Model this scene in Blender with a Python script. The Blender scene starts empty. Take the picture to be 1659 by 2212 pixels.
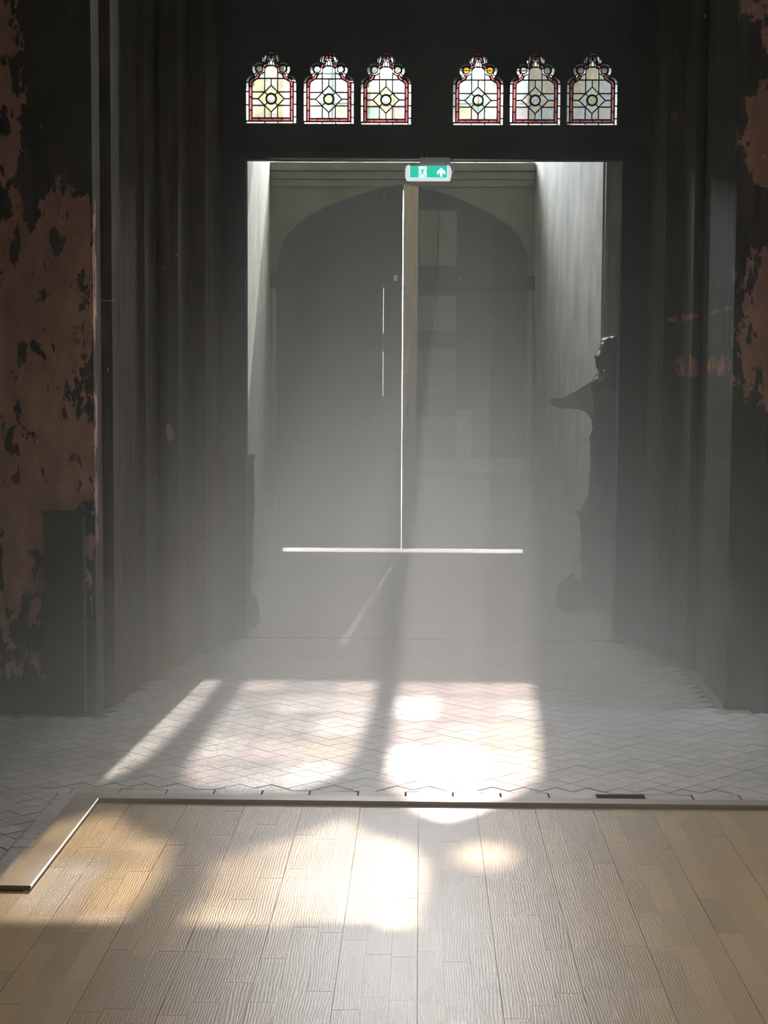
import bpy, bmesh, math, random
from mathutils import Vector, Matrix
random.seed(7)
sc = bpy.context.scene
COL = sc.collection
PI = math.pi
# ------------------------------------------------------------------ camera
cd = bpy.data.cameras.new('camera'); cam = bpy.data.objects.new('camera', cd); COL.objects.link(cam)
cd.sensor_fit = 'HORIZONTAL'; cd.sensor_width = 36.0; cd.lens = 36.0 * 3500.0 / 1659.0
cd.clip_start = 0.05; cd.clip_end = 300
YAW, PITCH, ROLL = math.radians(1.2933), math.radians(4.6283), math.radians(0.3)
fw = Vector((-math.sin(YAW) * math.cos(PITCH), math.cos(YAW) * math.cos(PITCH), -math.sin(PITCH)))
rt0 = Vector((math.cos(YAW), math.sin(YAW), 0)); up0 = rt0.cross(fw)
rt = rt0 * math.cos(ROLL) + up0 * math.sin(ROLL); up = up0 * math.cos(ROLL) - rt0 * math.sin(ROLL)
cam.matrix_world = Matrix(((rt.x, up.x, -fw.x, 0), (rt.y, up.y, -fw.y, 0), (rt.z, up.z, -fw.z, 1.6), (0, 0, 0, 1)))
sc.camera = cam
# ------------------------------------------------------------------ world, sun, nave daylight, added floor fill, exposure
SX, TZ = 0.054, 0.55                      # sun travels along (-SX, -1, -TZ)
w = bpy.data.worlds.new('world'); sc.world = w; w.use_nodes = True
bg = w.node_tree.nodes['Background']; bg.inputs[0].default_value = (0.80, 0.90, 1.0, 1); bg.inputs[1].default_value = 56.0
sd = bpy.data.lights.new('sun', 'SUN'); sun = bpy.data.objects.new('sun', sd); COL.objects.link(sun)
sd.energy = 10.0; sd.color = (1.0, 0.93, 0.84); sd.angle = math.radians(0.55)
sun.rotation_euler = Vector((-SX, -1, -TZ)).to_track_quat('-Z', 'Y').to_euler()
sun.location = (0.5, 20, 9)
def area(name, loc, aim, sx, sy, e, c):
    d = bpy.data.lights.new(name, 'AREA'); d.shape = 'RECTANGLE'; d.size = sx; d.size_y = sy; d.energy = e; d.color = c
    o = bpy.data.objects.new(name, d); COL.objects.link(o); o.location = loc
    o.rotation_euler = (Vector(aim) - Vector(loc)).to_track_quat('-Z', 'Y').to_euler(); return o
area('nave_daylight', (3.6, -4.0, 5.4), (-1.5, 6.0, 1.0), 2.2, 3.6, 28, (0.95, 0.95, 1.0))
area('nave_daylight', (-3.6, -4.0, 5.4), (1.5, 6.0, 1.0), 2.2, 3.6, 22, (1.0, 0.93, 0.85))
area('floor_fill', (0.9, 4.2, 8.6), (0.9, 4.6, 0), 3.0, 3.0, 23, (1.0, 0.97, 0.90)).data.spread = math.radians(52)  # overhead fill added to brighten the floor; narrow spread spares the walls
pt = area('window_portal', (-.18, 16.1, 5.7), (-.18, 10, 5.7), 2.6, 4.4, 1, (1, 1, 1)); pt.data.cycles.is_portal = True
sc.view_settings.view_transform = 'Standard'; sc.view_settings.look = 'None'
sc.view_settings.exposure = 0.85; sc.view_settings.gamma = 1.0; sc.view_settings.use_curve_mapping = False
sc.cycles.volume_bounces = 2; sc.cycles.volume_step_rate = 0.9; sc.cycles.volume_max_steps = 64
sc.cycles.transparent_max_bounces = 16; sc.cycles.sample_clamp_indirect = 4.0; sc.cycles.use_denoising = True
HAZE_D, HAZE_H, HAZE_0 = 0.60, 0.70, 0.004
HAZE_G = -0.32; HAZE_LOW = 0.20
# ------------------------------------------------------------------ materials
def mat(name):
    m = bpy.data.materials.new(name); m.use_nodes = True; nt = m.node_tree
    return m, nt, nt.nodes['Principled BSDF']
def N(nt, t, **k):
    n = nt.nodes.new(t)
    for a, v in k.items():
        if a.startswith('i_'):
            key = a[2:]; key = int(key) if key.isdigit() else key.replace('_', ' ')
            n.inputs[key].default_value = v
        else: setattr(n, a, v)
    return n
def L(nt, a, b): nt.links.new(a, b)
def pos(nt, scale=(1, 1, 1), loc=(0, 0, 0)):
    g = N(nt, 'ShaderNodeNewGeometry'); mp = N(nt, 'ShaderNodeMapping')
    mp.inputs['Scale'].default_value = scale; mp.inputs['Location'].default_value = loc
    L(nt, g.outputs['Position'], mp.inputs[0]); return mp.outputs[0]
def noise(nt, vec, scale, detail=4, rough=0.55, dist=0.0):
    n = N(nt, 'ShaderNodeTexNoise'); n.inputs['Scale'].default_value = scale; n.inputs['Detail'].default_value = detail
    n.inputs['Roughness'].default_value = rough; n.inputs['Distortion'].default_value = dist
    L(nt, vec, n.inputs['Vector']); return n.outputs['Fac']
def ramp(nt, fac, stops):
    r = N(nt, 'ShaderNodeValToRGB'); cr = r.color_ramp
    while len(cr.elements) < len(stops): cr.elements.new(0.5)
    for e, (p, c) in zip(cr.elements, stops):
        e.position = p; e.color = (*c, 1) if len(c) == 3 else c
    L(nt, fac, r.inputs[0]); return r.outputs[0]
def mix(nt, fac, a, b, mode='MIX'):
    n = N(nt, 'ShaderNodeMix', data_type='RGBA', blend_type=mode)
    for sock, v in ((n.inputs[0], fac), (n.inputs[6], a), (n.inputs[7], b)):
        if isinstance(v, (int, float)): sock.default_value = v
        elif isinstance(v, tuple): sock.default_value = (*v, 1)
        else: L(nt, v, sock)
    return n.outputs[2]
def mth(nt, op, a, b=0.0, clamp=False):
    n = N(nt, 'ShaderNodeMath', operation=op, use_clamp=clamp)
    for s, v in ((n.inputs[0], a), (n.inputs[1], b)):
        if isinstance(v, (int, float)): s.default_value = v
        else: L(nt, v, s)
    return n.outputs[0]
def bump(nt, b, h, strength=0.3, dist=0.01):
    n = N(nt, 'ShaderNodeBump'); n.inputs['Strength'].default_value = strength; n.inputs['Distance'].default_value = dist
    L(nt, h, n.inputs['Height']); L(nt, n.outputs[0], b.inputs['Normal'])
def plain(name, c, rough=0.6, metal=0.0, nscale=20, var=0.25, bmp=0.15, stretch=(1, 1, 1)):
    m, nt, b = mat(name); p = pos(nt, stretch); f = noise(nt, p, nscale, 5)
    lo = tuple(x * (1 - var) for x in c); hi = tuple(min(1, x * (1 + var)) for x in c)
    L(nt, ramp(nt, f, [(0.3, lo), (0.7, hi)]), b.inputs['Base Color'])
    b.inputs['Roughness'].default_value = rough; b.inputs['Metallic'].default_value = metal
    bump(nt, b, f, bmp, 0.004); return m
def emit(name, c, s):
    m, nt, b = mat(name); b.inputs['Base Color'].default_value = (*c, 1); b.inputs['Roughness'].default_value = 0.4
    b.inputs['Emission Color'].default_value = (*c, 1); b.inputs['Emission Strength'].default_value = s; return m
def soft_box(nt, cx, cz, rx, rz, noisef):
    """1 inside an ellipse about (cx, cz) in the wall's X-Z plane, ragged by the noise"""
    g = N(nt, 'ShaderNodeNewGeometry'); s = N(nt, 'ShaderNodeSeparateXYZ'); L(nt, g.outputs['Position'], s.inputs[0])
    dx = mth(nt, 'DIVIDE', mth(nt, 'SUBTRACT', s.outputs[0], cx), rx); dz = mth(nt, 'DIVIDE', mth(nt, 'SUBTRACT', s.outputs[2], cz), rz)
    d = mth(nt, 'SQRT', mth(nt, 'ADD', mth(nt, 'MULTIPLY', dx, dx), mth(nt, 'MULTIPLY', dz, dz)))
    d = mth(nt, 'ADD', d, mth(nt, 'MULTIPLY', mth(nt, 'SUBTRACT', noisef, 0.5), 3.0 if rx > .1 else 2.2))
    return mth(nt, 'MULTIPLY', mth(nt, 'SUBTRACT', 1.0, d), 18.0, clamp=True)
def painted(name, base, dark, red, spots, olive=(0.068, 0.066, 0.042)):
    """old paint flaking off a stone pier: streaky coats with ragged red-brown patches of bare ground"""
    m, nt, b = mat(name)
    st = noise(nt, pos(nt, (9, 9, 0.9)), 2.2, 6, 0.6); big = noise(nt, pos(nt, (1, 1, .6), (3, 1, 4)), 1.6, 3)
    c = ramp(nt, st, [(0.3, dark), (0.62, base)])
    c = mix(nt, ramp(nt, big, [(0.46, (0, 0, 0)), (0.6, (1, 1, 1))]), c, mix(nt, st, tuple(x * .7 for x in olive), olive))
    rag = noise(nt, pos(nt, (1.3, 1.3, 0.75)), 5.5, 9, 0.70, 0.3); rag2 = noise(nt, pos(nt, (1.3, 1.3, 0.6)), 19, 5, 0.65, 0.4)
    holes = noise(nt, pos(nt, (1.2, 1.2, 0.6), (7, 3, 1)), 8.0, 7, 0.6, 0.4)
    mk = None
    for s in spots:
        v = soft_box(nt, *s, rag if s[2] > .1 else rag2); mk = v if mk is None else mth(nt, 'MAXIMUM', mk, v)
    hm = ramp(nt, holes, [(0.40, (0, 0, 0)), (0.43, (1, 1, 1))])
    if mk is not None:
        mk = mth(nt, 'MULTIPLY', mk, hm)
        fine = noise(nt, pos(nt, (1, 1, .5), (2, 2, 2)), 14, 6)
        rc = ramp(nt, fine, [(0.25, tuple(x * .72 for x in red)), (0.72, tuple(min(1, x * 1.2) for x in red))])
        rc = mix(nt, ramp(nt, noise(nt, pos(nt, (2.2, 1, .35), (5, 0, 2)), 3.0, 5), [(.35, (0, 0, 0)), (.7, (.6, .6, .6))]), rc, tuple(x * .45 for x in red)); c = mix(nt, mk, c, rc)
    sp = noise(nt, pos(nt, (1, 1, .5), (9, 9, 9)), 26, 3); sp = ramp(nt, sp, [(0.735, (0, 0, 0)), (0.76, (1, 1, 1))])
    c = mix(nt, sp, c, tuple(min(1, x * 1.7) for x in red))
    L(nt, c, b.inputs['Base Color']); b.inputs['Roughness'].default_value = 0.8; b.inputs['Specular IOR Level'].default_value = .12
    h = mth(nt, 'ADD', st, mk) if mk is not None else st
    bump(nt, b, h, 0.35, 0.006); return m
M = {}
M['left_pier'] = painted('left_pier_paint', (0.085, 0.075, 0.062), (0.035, 0.032, 0.026), (0.44, 0.26, 0.18),
    [(-1.96, 1.35, .40, 1.05), (-1.72, 2.05, .17, .42), (-1.97, 2.95, .09, .45), (-1.99, 3.75, .10, .25), (-1.60, 2.35, .05, .12)], (0.06, 0.062, 0.04))
M['left_order'] = painted('left_order_paint', (0.095, 0.072, 0.062), (0.045, 0.036, 0.030), (0.30, 0.20, 0.14), [(-1.385, 1.31, .020, .05), (-1.52, 1.98, .03, .006)])
M['right_pier'] = painted('right_pier_paint', (0.07, 0.055, 0.045), (0.03, 0.026, 0.022), (0.36, 0.19, 0.13),
    [(1.85, 1.9, .35, .55), (1.75, 3.6, .32, .38), (1.72, 2.75, .2, .25)])
M['right_order'] = painted('right_order_paint', (0.085, 0.08, 0.055), (0.04, 0.038, 0.03), (0.36, 0.17, 0.09),
    [(1.475, 1.965, .05, .018), (1.44, 3.12, .02, .03), (1.435, 3.45, .02, .03), (1.50, 1.69, .03, .06)])
M['screen'] = plain('dark_screen_paint', (0.030, 0.033, 0.031), 0.55, nscale=6, var=.18, bmp=.06)
M['plaster'] = plain('vestibule_plaster', (0.22, 0.22, 0.175), 0.8, nscale=3.5, var=.35, bmp=.3, stretch=(1, 1, .6))
M['plaster_grey'] = plain('grey_plaster', (0.30, 0.293, 0.262), 0.8, nscale=4.5, var=.32, bmp=.35, stretch=(1, 1, .5))
M['olive'] = plain('olive_paint', (0.16, 0.16, 0.11), 0.65, nscale=5, var=.15, bmp=.1)
M['olive_hi'] = plain('olive_moulding_paint', (0.17, 0.17, 0.118), 0.5, nscale=9, var=.2, bmp=.1, stretch=(.4, 1, 1))
M['door_dark'] = plain('dark_door_paint', (0.026, 0.025, 0.025), 0.6, nscale=8, var=.2, bmp=.2, stretch=(6, 6, .5))
M['door_olive'] = plain('olive_door_panel', (0.125, 0.125, 0.085), 0.6, nscale=8, var=.2, bmp=.2, stretch=(6, 6, .5))
M['door_wood'] = plain('brown_door_stile', (0.50, 0.38, 0.26), 0.6, nscale=5, var=.2, bmp=.2, stretch=(6, 6, .5))
M['door_rail'] = plain('beige_door_rail', (0.30, 0.27, 0.21), 0.6, nscale=5, var=.2, bmp=.2, stretch=(.6, 6, 5))
M['iron'] = plain('blackened_iron', (0.03, 0.03, 0.033), 0.5, .6, nscale=30)
M['steel'] = plain('worn_steel', (0.75, 0.75, 0.72), 0.25, .9, nscale=30, var=.1)
M['lead'] = plain('lead_came', (0.012, 0.012, 0.012), 0.6, 0, nscale=60)
M['conduit'] = plain('pale_conduit', (0.75, 0.74, 0.68), 0.25, .3, nscale=30, var=.1)
M['nave'] = plain('nave_plaster', (0.22, 0.21, 0.19), 0.9, nscale=2)
M['stone_trim'] = plain('window_stone', (0.30, 0.29, 0.26), 0.85, nscale=7)
M['mortar'] = plain('dark_joint_mortar', (0.12, 0.115, 0.105), 0.9, nscale=40)
M['paving'] = plain('outdoor_paving', (0.45, 0.43, 0.40), 0.9, nscale=8)
M['canvas'] = plain('grey_beige_canvas', (0.24, 0.235, 0.18), 0.9, nscale=20, var=.15)
M['white_plastic'] = emit('sign_housing', (0.80, 0.82, 0.90), 0.45)
M['sign_green'] = emit('sign_green', (0.02, 0.42, 0.30), 0.75)
M['sign_white'] = emit('sign_white', (0.80, 0.90, 0.86), 0.85)
def plastic():
    m, nt, b = mat('black_plastic_wrap'); b.inputs['Base Color'].default_value = (0.03, 0.031, 0.034, 1)
    b.inputs['Roughness'].default_value = 0.2; f = noise(nt, pos(nt, (1, 1, .5)), 13, 5, .6, 1.2); bump(nt, b, f, 1.0, .06); return m
M['plastic'] = plastic()
def tile_mat():
    m, nt, b = mat('worn_floor_tile'); D = 0.125
    g = N(nt, 'ShaderNodeNewGeometry'); s = N(nt, 'ShaderNodeSeparateXYZ'); L(nt, g.outputs['Position'], s.inputs[0])
    u = mth(nt, 'FLOOR', mth(nt, 'DIVIDE', mth(nt, 'SUBTRACT', mth(nt, 'ADD', s.outputs[0], s.outputs[1]), 7.36), D))
    v = mth(nt, 'FLOOR', mth(nt, 'DIVIDE', mth(nt, 'SUBTRACT', mth(nt, 'SUBTRACT', s.outputs[1], s.outputs[0]), 6.15), D))
    cb = N(nt, 'ShaderNodeCombineXYZ'); L(nt, u, cb.inputs[0]); L(nt, v, cb.inputs[1])
    wn = N(nt, 'ShaderNodeTexWhiteNoise', noise_dimensions='2D'); L(nt, cb.outputs[0], wn.inputs[0])
    base = ramp(nt, wn.outputs[0], [(0.0, (.21, .215, .21)), (.35, (.29, .285, .27)), (.7, (.34, .31, .285)), (1.0, (.41, .385, .36))])
    gr = noise(nt, pos(nt), 26, 6, .6); c = mix(nt, 0.45, base, ramp(nt, gr, [(.3, (.15, .15, .145)), (.7, (.48, .46, .43))]))
    dirt = noise(nt, pos(nt), 2.6, 4); c = mix(nt, ramp(nt, dirt, [(.4, (0, 0, 0)), (.75, (.5, .5, .5))]), c, (.17, .165, .155))
    L(nt, c, b.inputs['Base Color']); b.inputs['Roughness'].default_value = .42
    rr = N(nt, 'ShaderNodeMapRange'); L(nt, gr, rr.inputs[0]); rr.inputs[3].default_value = .30; rr.inputs[4].default_value = .62; L(nt, rr.outputs[0], b.inputs['Roughness'])
    h = mth(nt, 'ADD', noise(nt, pos(nt), 60, 4), mth(nt, 'MULTIPLY', noise(nt, pos(nt, (1, .6, 1)), 9, 3), 1.6)); bump(nt, b, h, .35, .006); return m
M['tile'] = tile_mat()
def wood_mat(name, pale, dark, rough):
    m, nt, b = mat(name)
    at = N(nt, 'ShaderNodeAttribute', attribute_name='tone'); oi = N(nt, 'ShaderNodeObjectInfo')
    r = mth(nt, 'FRACT', mth(nt, 'ADD', at.outputs['Fac'], oi.outputs['Random']))
    g = N(nt, 'ShaderNodeNewGeometry'); ad = N(nt, 'ShaderNodeVectorMath', operation='ADD'); cb = N(nt, 'ShaderNodeCombineXYZ')
    L(nt, mth(nt, 'MULTIPLY', r, 37.0), cb.inputs[0]); L(nt, mth(nt, 'MULTIPLY', r, 19.0), cb.inputs[1])
    L(nt, g.outputs['Position'], ad.inputs[0]); L(nt, cb.outputs[0], ad.inputs[1])
    mp = N(nt, 'ShaderNodeMapping'); mp.inputs['Scale'].default_value = (1, .16, 1); L(nt, ad.outputs[0], mp.inputs[0])
    wv = N(nt, 'ShaderNodeTexWave', wave_type='BANDS', bands_direction='X'); wv.inputs['Scale'].default_value = 38
    wv.inputs['Distortion'].default_value = 16; wv.inputs['Detail'].default_value = 3; wv.inputs['Detail Scale'].default_value = .35
    L(nt, mp.outputs[0], wv.inputs['Vector']); wf = wv.outputs['Fac']
    tone = ramp(nt, r, [(0, dark), (.5, tuple((a + c) / 2 for a, c in zip(pale, dark))), (1, pale)])
    c = mix(nt, mth(nt, 'MULTIPLY', mth(nt, 'SUBTRACT', 1.0, wf), .22), tone, tuple(x * .5 for x in dark))
    L(nt, c, b.inputs['Base Color'])
    fine = noise(nt, pos(nt, (1, .25, 1)), 220, 3, .6)
    rr = N(nt, 'ShaderNodeMapRange'); L(nt, fine, rr.inputs[0]); rr.inputs[3].default_value = rough - .08; rr.inputs[4].default_value = rough + .15
    L(nt, rr.outputs[0], b.inputs['Roughness'])
    coarse = noise(nt, pos(nt, (1, .14, 1)), 120, 4, .65, .5); h = mth(nt, 'ADD', mth(nt, 'MULTIPLY', wf, .45), mth(nt, 'ADD', fine, coarse)); bump(nt, b, h, .26, .0012); return m
M['parquet'] = wood_mat('oak_parquet', (.35, .25, .145), (.27, .195, .12), .33)
M['edge_strip'] = plain('oiled_edge_strip', (.24, .195, .155), .38, nscale=8, var=.2, bmp=.15, stretch=(.5, .5, 4))
def glass(name, tint, diff, dens_var=.2, scl=9, transl=None, gloss=.06):
    """old hand-made glass: part of the light goes straight through, part is scattered"""
    m, nt, b = mat(name); nt.nodes.remove(b); out = nt.nodes['Material Output']
    f = noise(nt, pos(nt), scl, 4, .6, .8)
    lo = tuple(x * (1 - dens_var) for x in tint); hi = tuple(min(1, x * (1 + dens_var)) for x in tint)
    c = ramp(nt, f, [(.3, lo), (.7, hi)])
    t = N(nt, 'ShaderNodeBsdfTransparent'); d = N(nt, 'ShaderNodeBsdfTranslucent'); g = N(nt, 'ShaderNodeBsdfGlossy'); g.inputs['Roughness'].default_value = .15
    L(nt, c, t.inputs[0]); L(nt, c, d.inputs[0])
    m1 = N(nt, 'ShaderNodeMixShader'); m1.inputs[0].default_value = diff; L(nt, t.outputs[0], m1.inputs[1]); L(nt, d.outputs[0], m1.inputs[2])
    m2 = N(nt, 'ShaderNodeMixShader'); m2.inputs[0].default_value = gloss; L(nt, m1.outputs[0], m2.inputs[1]); L(nt, g.outputs[0], m2.inputs[2])
    L(nt, m2.outputs[0], out.inputs[0]); return m
GL = {k: glass('glass_' + k, tuple(c_ * (.72 if k in ('clear', 'amber') else .37) for c_ in v), .95, .22, 45) for k, v in dict(clear=(.95, .97, .95), cream=(.86, .83, .66), sand=(.80, .74, .58),
      aqua=(.74, .86, .78), green=(.55, .76, .58), grey=(.78, .82, .80), pink=(.86, .78, .74), red=(.60, .13, .13), amber=(.75, .33, .03), lemon=(.84, .82, .52)).items()}
WG = [glass('quarry_clear', (.80, .78, .75), .35, .25, 7), glass('quarry_grey', (.52, .53, .53), .4, .3, 7), glass('quarry_rose', (.66, .58, .57), .4, .3, 7),
      glass('quarry_cream', (.66, .61, .50), .4, .25, 7), glass('quarry_bright', (.99, .97, .92), .05, .1, 7), glass('quarry_amber', (.72, .58, .38), .4, .25, 7), glass('quarry_smoky', (.42, .36, .27), .4, .3, 5), glass('quarry_brown', (.27, .22, .15), .4, .3, 5)]
# ------------------------------------------------------------------ mesh helpers
def link(name, me, m, parent=None, loc=None):
    o = bpy.data.objects.new(name, me); COL.objects.link(o)
    if m is not None and not me.materials: me.materials.append(m)
    if parent is not None: o.parent = parent
    if loc is not None: o.location = loc
    return o
def fin(bm, name):
    bmesh.ops.recalc_face_normals(bm, faces=bm.faces); me = bpy.data.meshes.new(name); bm.to_mesh(me); bm.free(); return me
def bx(bm, x0, x1, y0, y1, z0, z1):
    v = [bm.verts.new(p) for p in ((x0, y0, z0), (x1, y0, z0), (x1, y1, z0), (x0, y1, z0), (x0, y0, z1), (x1, y0, z1), (x1, y1, z1), (x0, y1, z1))]
    for f in ((0, 3, 2, 1), (4, 5, 6, 7), (0, 1, 5, 4), (1, 2, 6, 5), (2, 3, 7, 6), (3, 0, 4, 7)): bm.faces.new([v[i] for i in f])
def box(name, m, x0, x1, y0, y1, z0, z1, parent=None, bev=0.0):
    bm = bmesh.new(); bx(bm, x0, x1, y0, y1, z0, z1)
    if bev: bmesh.ops.bevel(bm, geom=bm.edges[:], offset=bev, segments=2, affect='EDGES', profile=.6)
    return link(name, fin(bm, name), m, parent)
def prism(bm, pts, y0, y1, inset=0.0):
    """pts in the X-Z plane, extruded from y0 to y1"""
    n = len(pts); a = [bm.verts.new((p[0], y0, p[1])) for p in pts]; b = [bm.verts.new((p[0], y1, p[1])) for p in pts]
    bm.faces.new(a); bm.faces.new(b[::-1])
    for i in range(n): bm.faces.new((a[i], b[i], b[(i + 1) % n], a[(i + 1) % n]))
def prism_o(name, m, pts, y0, y1, parent=None):
    bm = bmesh.new(); prism(bm, pts, y0, y1); return link(name, fin(bm, name), m, parent)
def plan(name, m, pts, z0, z1, parent=None):
    """pts in the X-Y plane, extruded upwards"""
    bm = bmesh.new(); a = [bm.verts.new((p[0], p[1], z0)) for p in pts]; b = [bm.verts.new((p[0], p[1], z1)) for p in pts]; n = len(pts)
    bm.faces.new(a[::-1]); bm.faces.new(b)
    for i in range(n): bm.faces.new((a[i], a[(i + 1) % n], b[(i + 1) % n], b[i]))
    return link(name, fin(bm, name), m, parent)
def plate(name, m, loops, y0, y1, parent=None):
    """a wall with openings: outlines in X-Z (first is the rim, the rest holes), y0..y1 thick"""
    cu = bpy.data.curves.new(name, 'CURVE'); cu.dimensions = '2D'; cu.fill_mode = 'BOTH'; cu.extrude = abs(y1 - y0) / 2
    for lp in loops:
        s = cu.splines.new('POLY'); s.points.add(len(lp) - 1); s.use_cyclic_u = True
        for i, p in enumerate(lp): s.points[i].co = (p[0], p[1], 0, 1)
    t = bpy.data.objects.new(name, cu); COL.objects.link(t); dg = bpy.context.evaluated_depsgraph_get()
    me = bpy.data.meshes.new_from_object(t.evaluated_get(dg)); COL.objects.unlink(t); bpy.data.objects.remove(t)
    me.transform(Matrix(((1, 0, 0, 0), (0, 0, -1, (y0 + y1) / 2), (0, 1, 0, 0), (0, 0, 0, 1))))
    me.materials.clear(); me.name = name; return link(name, me, m, parent)
def tube(bm, pts, r, n=8, cap=True):
    rings = []
    for i, p in enumerate(pts):
        p = Vector(p); a = Vector(pts[max(0, i - 1)]); b = Vector(pts[min(len(pts) - 1, i + 1)]); t = (b - a).normalized()
        s = t.cross(Vector((0, 1, 0)) if abs(t.y) < .9 else Vector((1, 0, 0))).normalized(); q = t.cross(s)
        rr = r[i] if isinstance(r, (list, tuple)) else r
        rings.append([bm.verts.new(p + (s * math.cos(2 * PI * k / n) + q * math.sin(2 * PI * k / n)) * rr) for k in range(n)])
    for A, B in zip(rings, rings[1:]):
        for k in range(n): bm.faces.new((A[k], A[(k + 1) % n], B[(k + 1) % n], B[k]))
    if cap: bm.faces.new(rings[0][::-1]); bm.faces.new(rings[-1])
def tube_o(name, m, pts, r, parent=None, n=8):
    bm = bmesh.new(); tube(bm, pts, r, n); me = fin(bm, name)
    for p in me.polygons: p.use_smooth = True
    return link(name, me, m, parent)
def empty(name, loc):
    o = bpy.data.objects.new(name, None); COL.objects.link(o); o.location = loc; o.empty_display_size = .1; return o
def adopt(parent):
    """children are modelled in world metres: undo the parent's offset"""
    for c in parent.children: c.matrix_parent_inverse = Matrix.Translation(-parent.location)
def tag(o, label, cat, group=None):
    o['label'] = label; o['category'] = cat
    if group: o['group'] = group
def struct(o, label=None):
    o['kind'] = 'structure'
    if label: o['label'] = label
    return o
def arc(c, r, a0, a1, n): return [(c[0] + r * math.cos(math.radians(a0 + (a1 - a0) * i / n)), c[1] + r * math.sin(math.radians(a0 + (a1 - a0) * i / n))) for i in range(n + 1)]
# ------------------------------------------------------------------ nave shell (behind and beside the camera)
fl = struct(box('floor', M['mortar'], -4.2, 4.2, -8, 15.3, -.12, -.024), 'worn church floor: oak parquet, small diagonal tiles and stone edging')
struct(box('ceiling', M['nave'], -4.4, 4.4, -8.2, 16.2, 9.0, 9.2))
struct(box('wall_back', M['nave'], -4.4, 4.4, -8.2, -8.0, -.1, 9.0))
for s, nm in ((-1, 'wall_nave_left'), (1, 'wall_nave_right')):
    o = box(nm, M['nave'], min(s * 4.0, s * 4.2), max(s * 4.0, s * 4.2), -8, 7.8, -.1, 9.0); struct(o)
# ------------------------------------------------------------------ portal: stepped orders left and right
def shaft(cx, cy, r, a0, a1, n=6): return arc((cx, cy), r, a0, a1, n)
LP = [(-1.076, 9.97), (-1.232, 9.97), (-1.232, 9.62), (-1.25, 9.45), (-1.25, 9.40), (-1.343, 9.40)] + \
     [(-1.345, 9.2)] + [(-1.345, 8.98), (-1.386, 8.95)] + shaft(-1.415, 8.90, .032, 20, -200, 7) + [(-1.452, 8.80), (-1.452, 8.52), (-1.475, 8.47), (-1.481, 8.40), (-1.478, 7.95), (-1.50, 7.87), (-1.555, 7.87), (-1.56, 7.72)]
left_ord = plan('wall_left', M['left_order'], LP + [(-1.60, 7.72), (-4.2, 7.72), (-4.2, 10.3), (-1.13, 10.3)], -.02, 8.99)
struct(left_ord, 'stepped left side of the portal, old olive and purple-brown paint')
pl = plan('pier', M['left_pier'], [(-1.558, 7.70), (-4.0, 7.70), (-4.0, 7.80), (-1.558, 7.80)], -.02, 8.98, left_ord); pl['label'] = 'left pier face with large flaking red-brown patches'
bm = bmesh.new(); bx(bm, -1.79, -1.605, 7.64, 7.71, -.02, .96); bx(bm, -1.80, -1.56, 7.63, 7.71, .955, .975)
pb = link('plinth_board', fin(bm, 'plinth_board'), M['screen'], left_ord); pb['label'] = 'dark board at the foot of the pier'
RP = [(1.205, 9.97), (1.375, 9.97), (1.375, 9.62), (1.392, 9.55)] + [(1.40, 9.52), (1.40, 9.48), (1.495, 9.48)] + [(1.497, 9.1)] + shaft(1.515, 9.02, .028, 160, 380, 7)[::1] + \
     [(1.545, 8.9), (1.552, 8.75), (1.522, 8.7), (1.522, 8.0), (1.535, 7.93), (1.56, 7.93)]
right_ord = plan('wall_right', M['right_order'], RP + [(4.2, 7.93), (4.2, 10.3), (1.262, 10.3)], -.02, 8.99)
struct(right_ord, 'stepped right side of the portal, dark olive paint with rusty chips')
pr = plan('pier', M['right_pier'], [(1.505, 7.90), (4.0, 7.90), (4.0, 7.96), (1.505, 7.96)], -.02, 8.98, right_ord); pr['label'] = 'right pier face with rust-red patches'
# ------------------------------------------------------------------ six small leaded windows in the dark screen
def P(x, y): return (x * 0.000217, (2065 - y) * 0.000217)     # drawing units -> metres, origin at the sill's middle
def outline():
    r = [P(-710, 2065), P(-712, 940)]
    def seg(cx, cy, p, q, n=6):
        a0 = math.atan2(p[1] - cy, p[0] - cx); a1 = math.atan2(q[1] - cy, q[0] - cx); r0 = math.hypot(p[0] - cx, p[1] - cy); r1 = math.hypot(q[0] - cx, q[1] - cy)
        if a1 < a0: a1 += 2 * PI
        return [(cx + (r0 + (r1 - r0) * i / n) * math.cos(a0 + (a1 - a0) * i / n), cy + (r0 + (r1 - r0) * i / n) * math.sin(a0 + (a1 - a0) * i / n)) for i in range(n + 1)]
    l = seg(-475, 935, (-712, 940), (-440, 745)) + seg(-325, 560, (-440, 745), (-205, 440), 9) + seg(0, 290, (-205, 440), (-120, 120), 5) + [(0, 80)]
    half = [P(*p) for p in l]; left = r[:1] + half
    return left + [(-x, z) for x, z in half[-2::-1]] + [P(710, 2065)]
OUT = outline()
def band(cx, cy, ri, ro, a0, a1, n=5):     # degrees, drawing units (y down -> flip)
    o = [P(cx + ro * math.cos(math.radians(a)), cy - ro * math.sin(math.radians(a))) for a in [a0 + (a1 - a0) * i / n for i in range(n + 1)]]
    i_ = [P(cx + ri * math.cos(math.radians(a)), cy - ri * math.sin(math.radians(a))) for a in [a0 + (a1 - a0) * i / n for i in range(n + 1)]]
    return o + i_[::-1]
def ribbon(pts, w):
    a, b = [], []
    for i, p in enumerate(pts):
        q0 = pts[max(0, i - 1)]; q1 = pts[min(len(pts) - 1, i + 1)]; dx, dy = q1[0] - q0[0], q1[1] - q0[1]; l = math.hypot(dx, dy)
        a.append(P(p[0] - dy / l * w / 2, p[1] + dx / l * w / 2)); b.append(P(p[0] + dy / l * w / 2, p[1] - dx / l * w / 2))
    return a + b[::-1]
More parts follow.
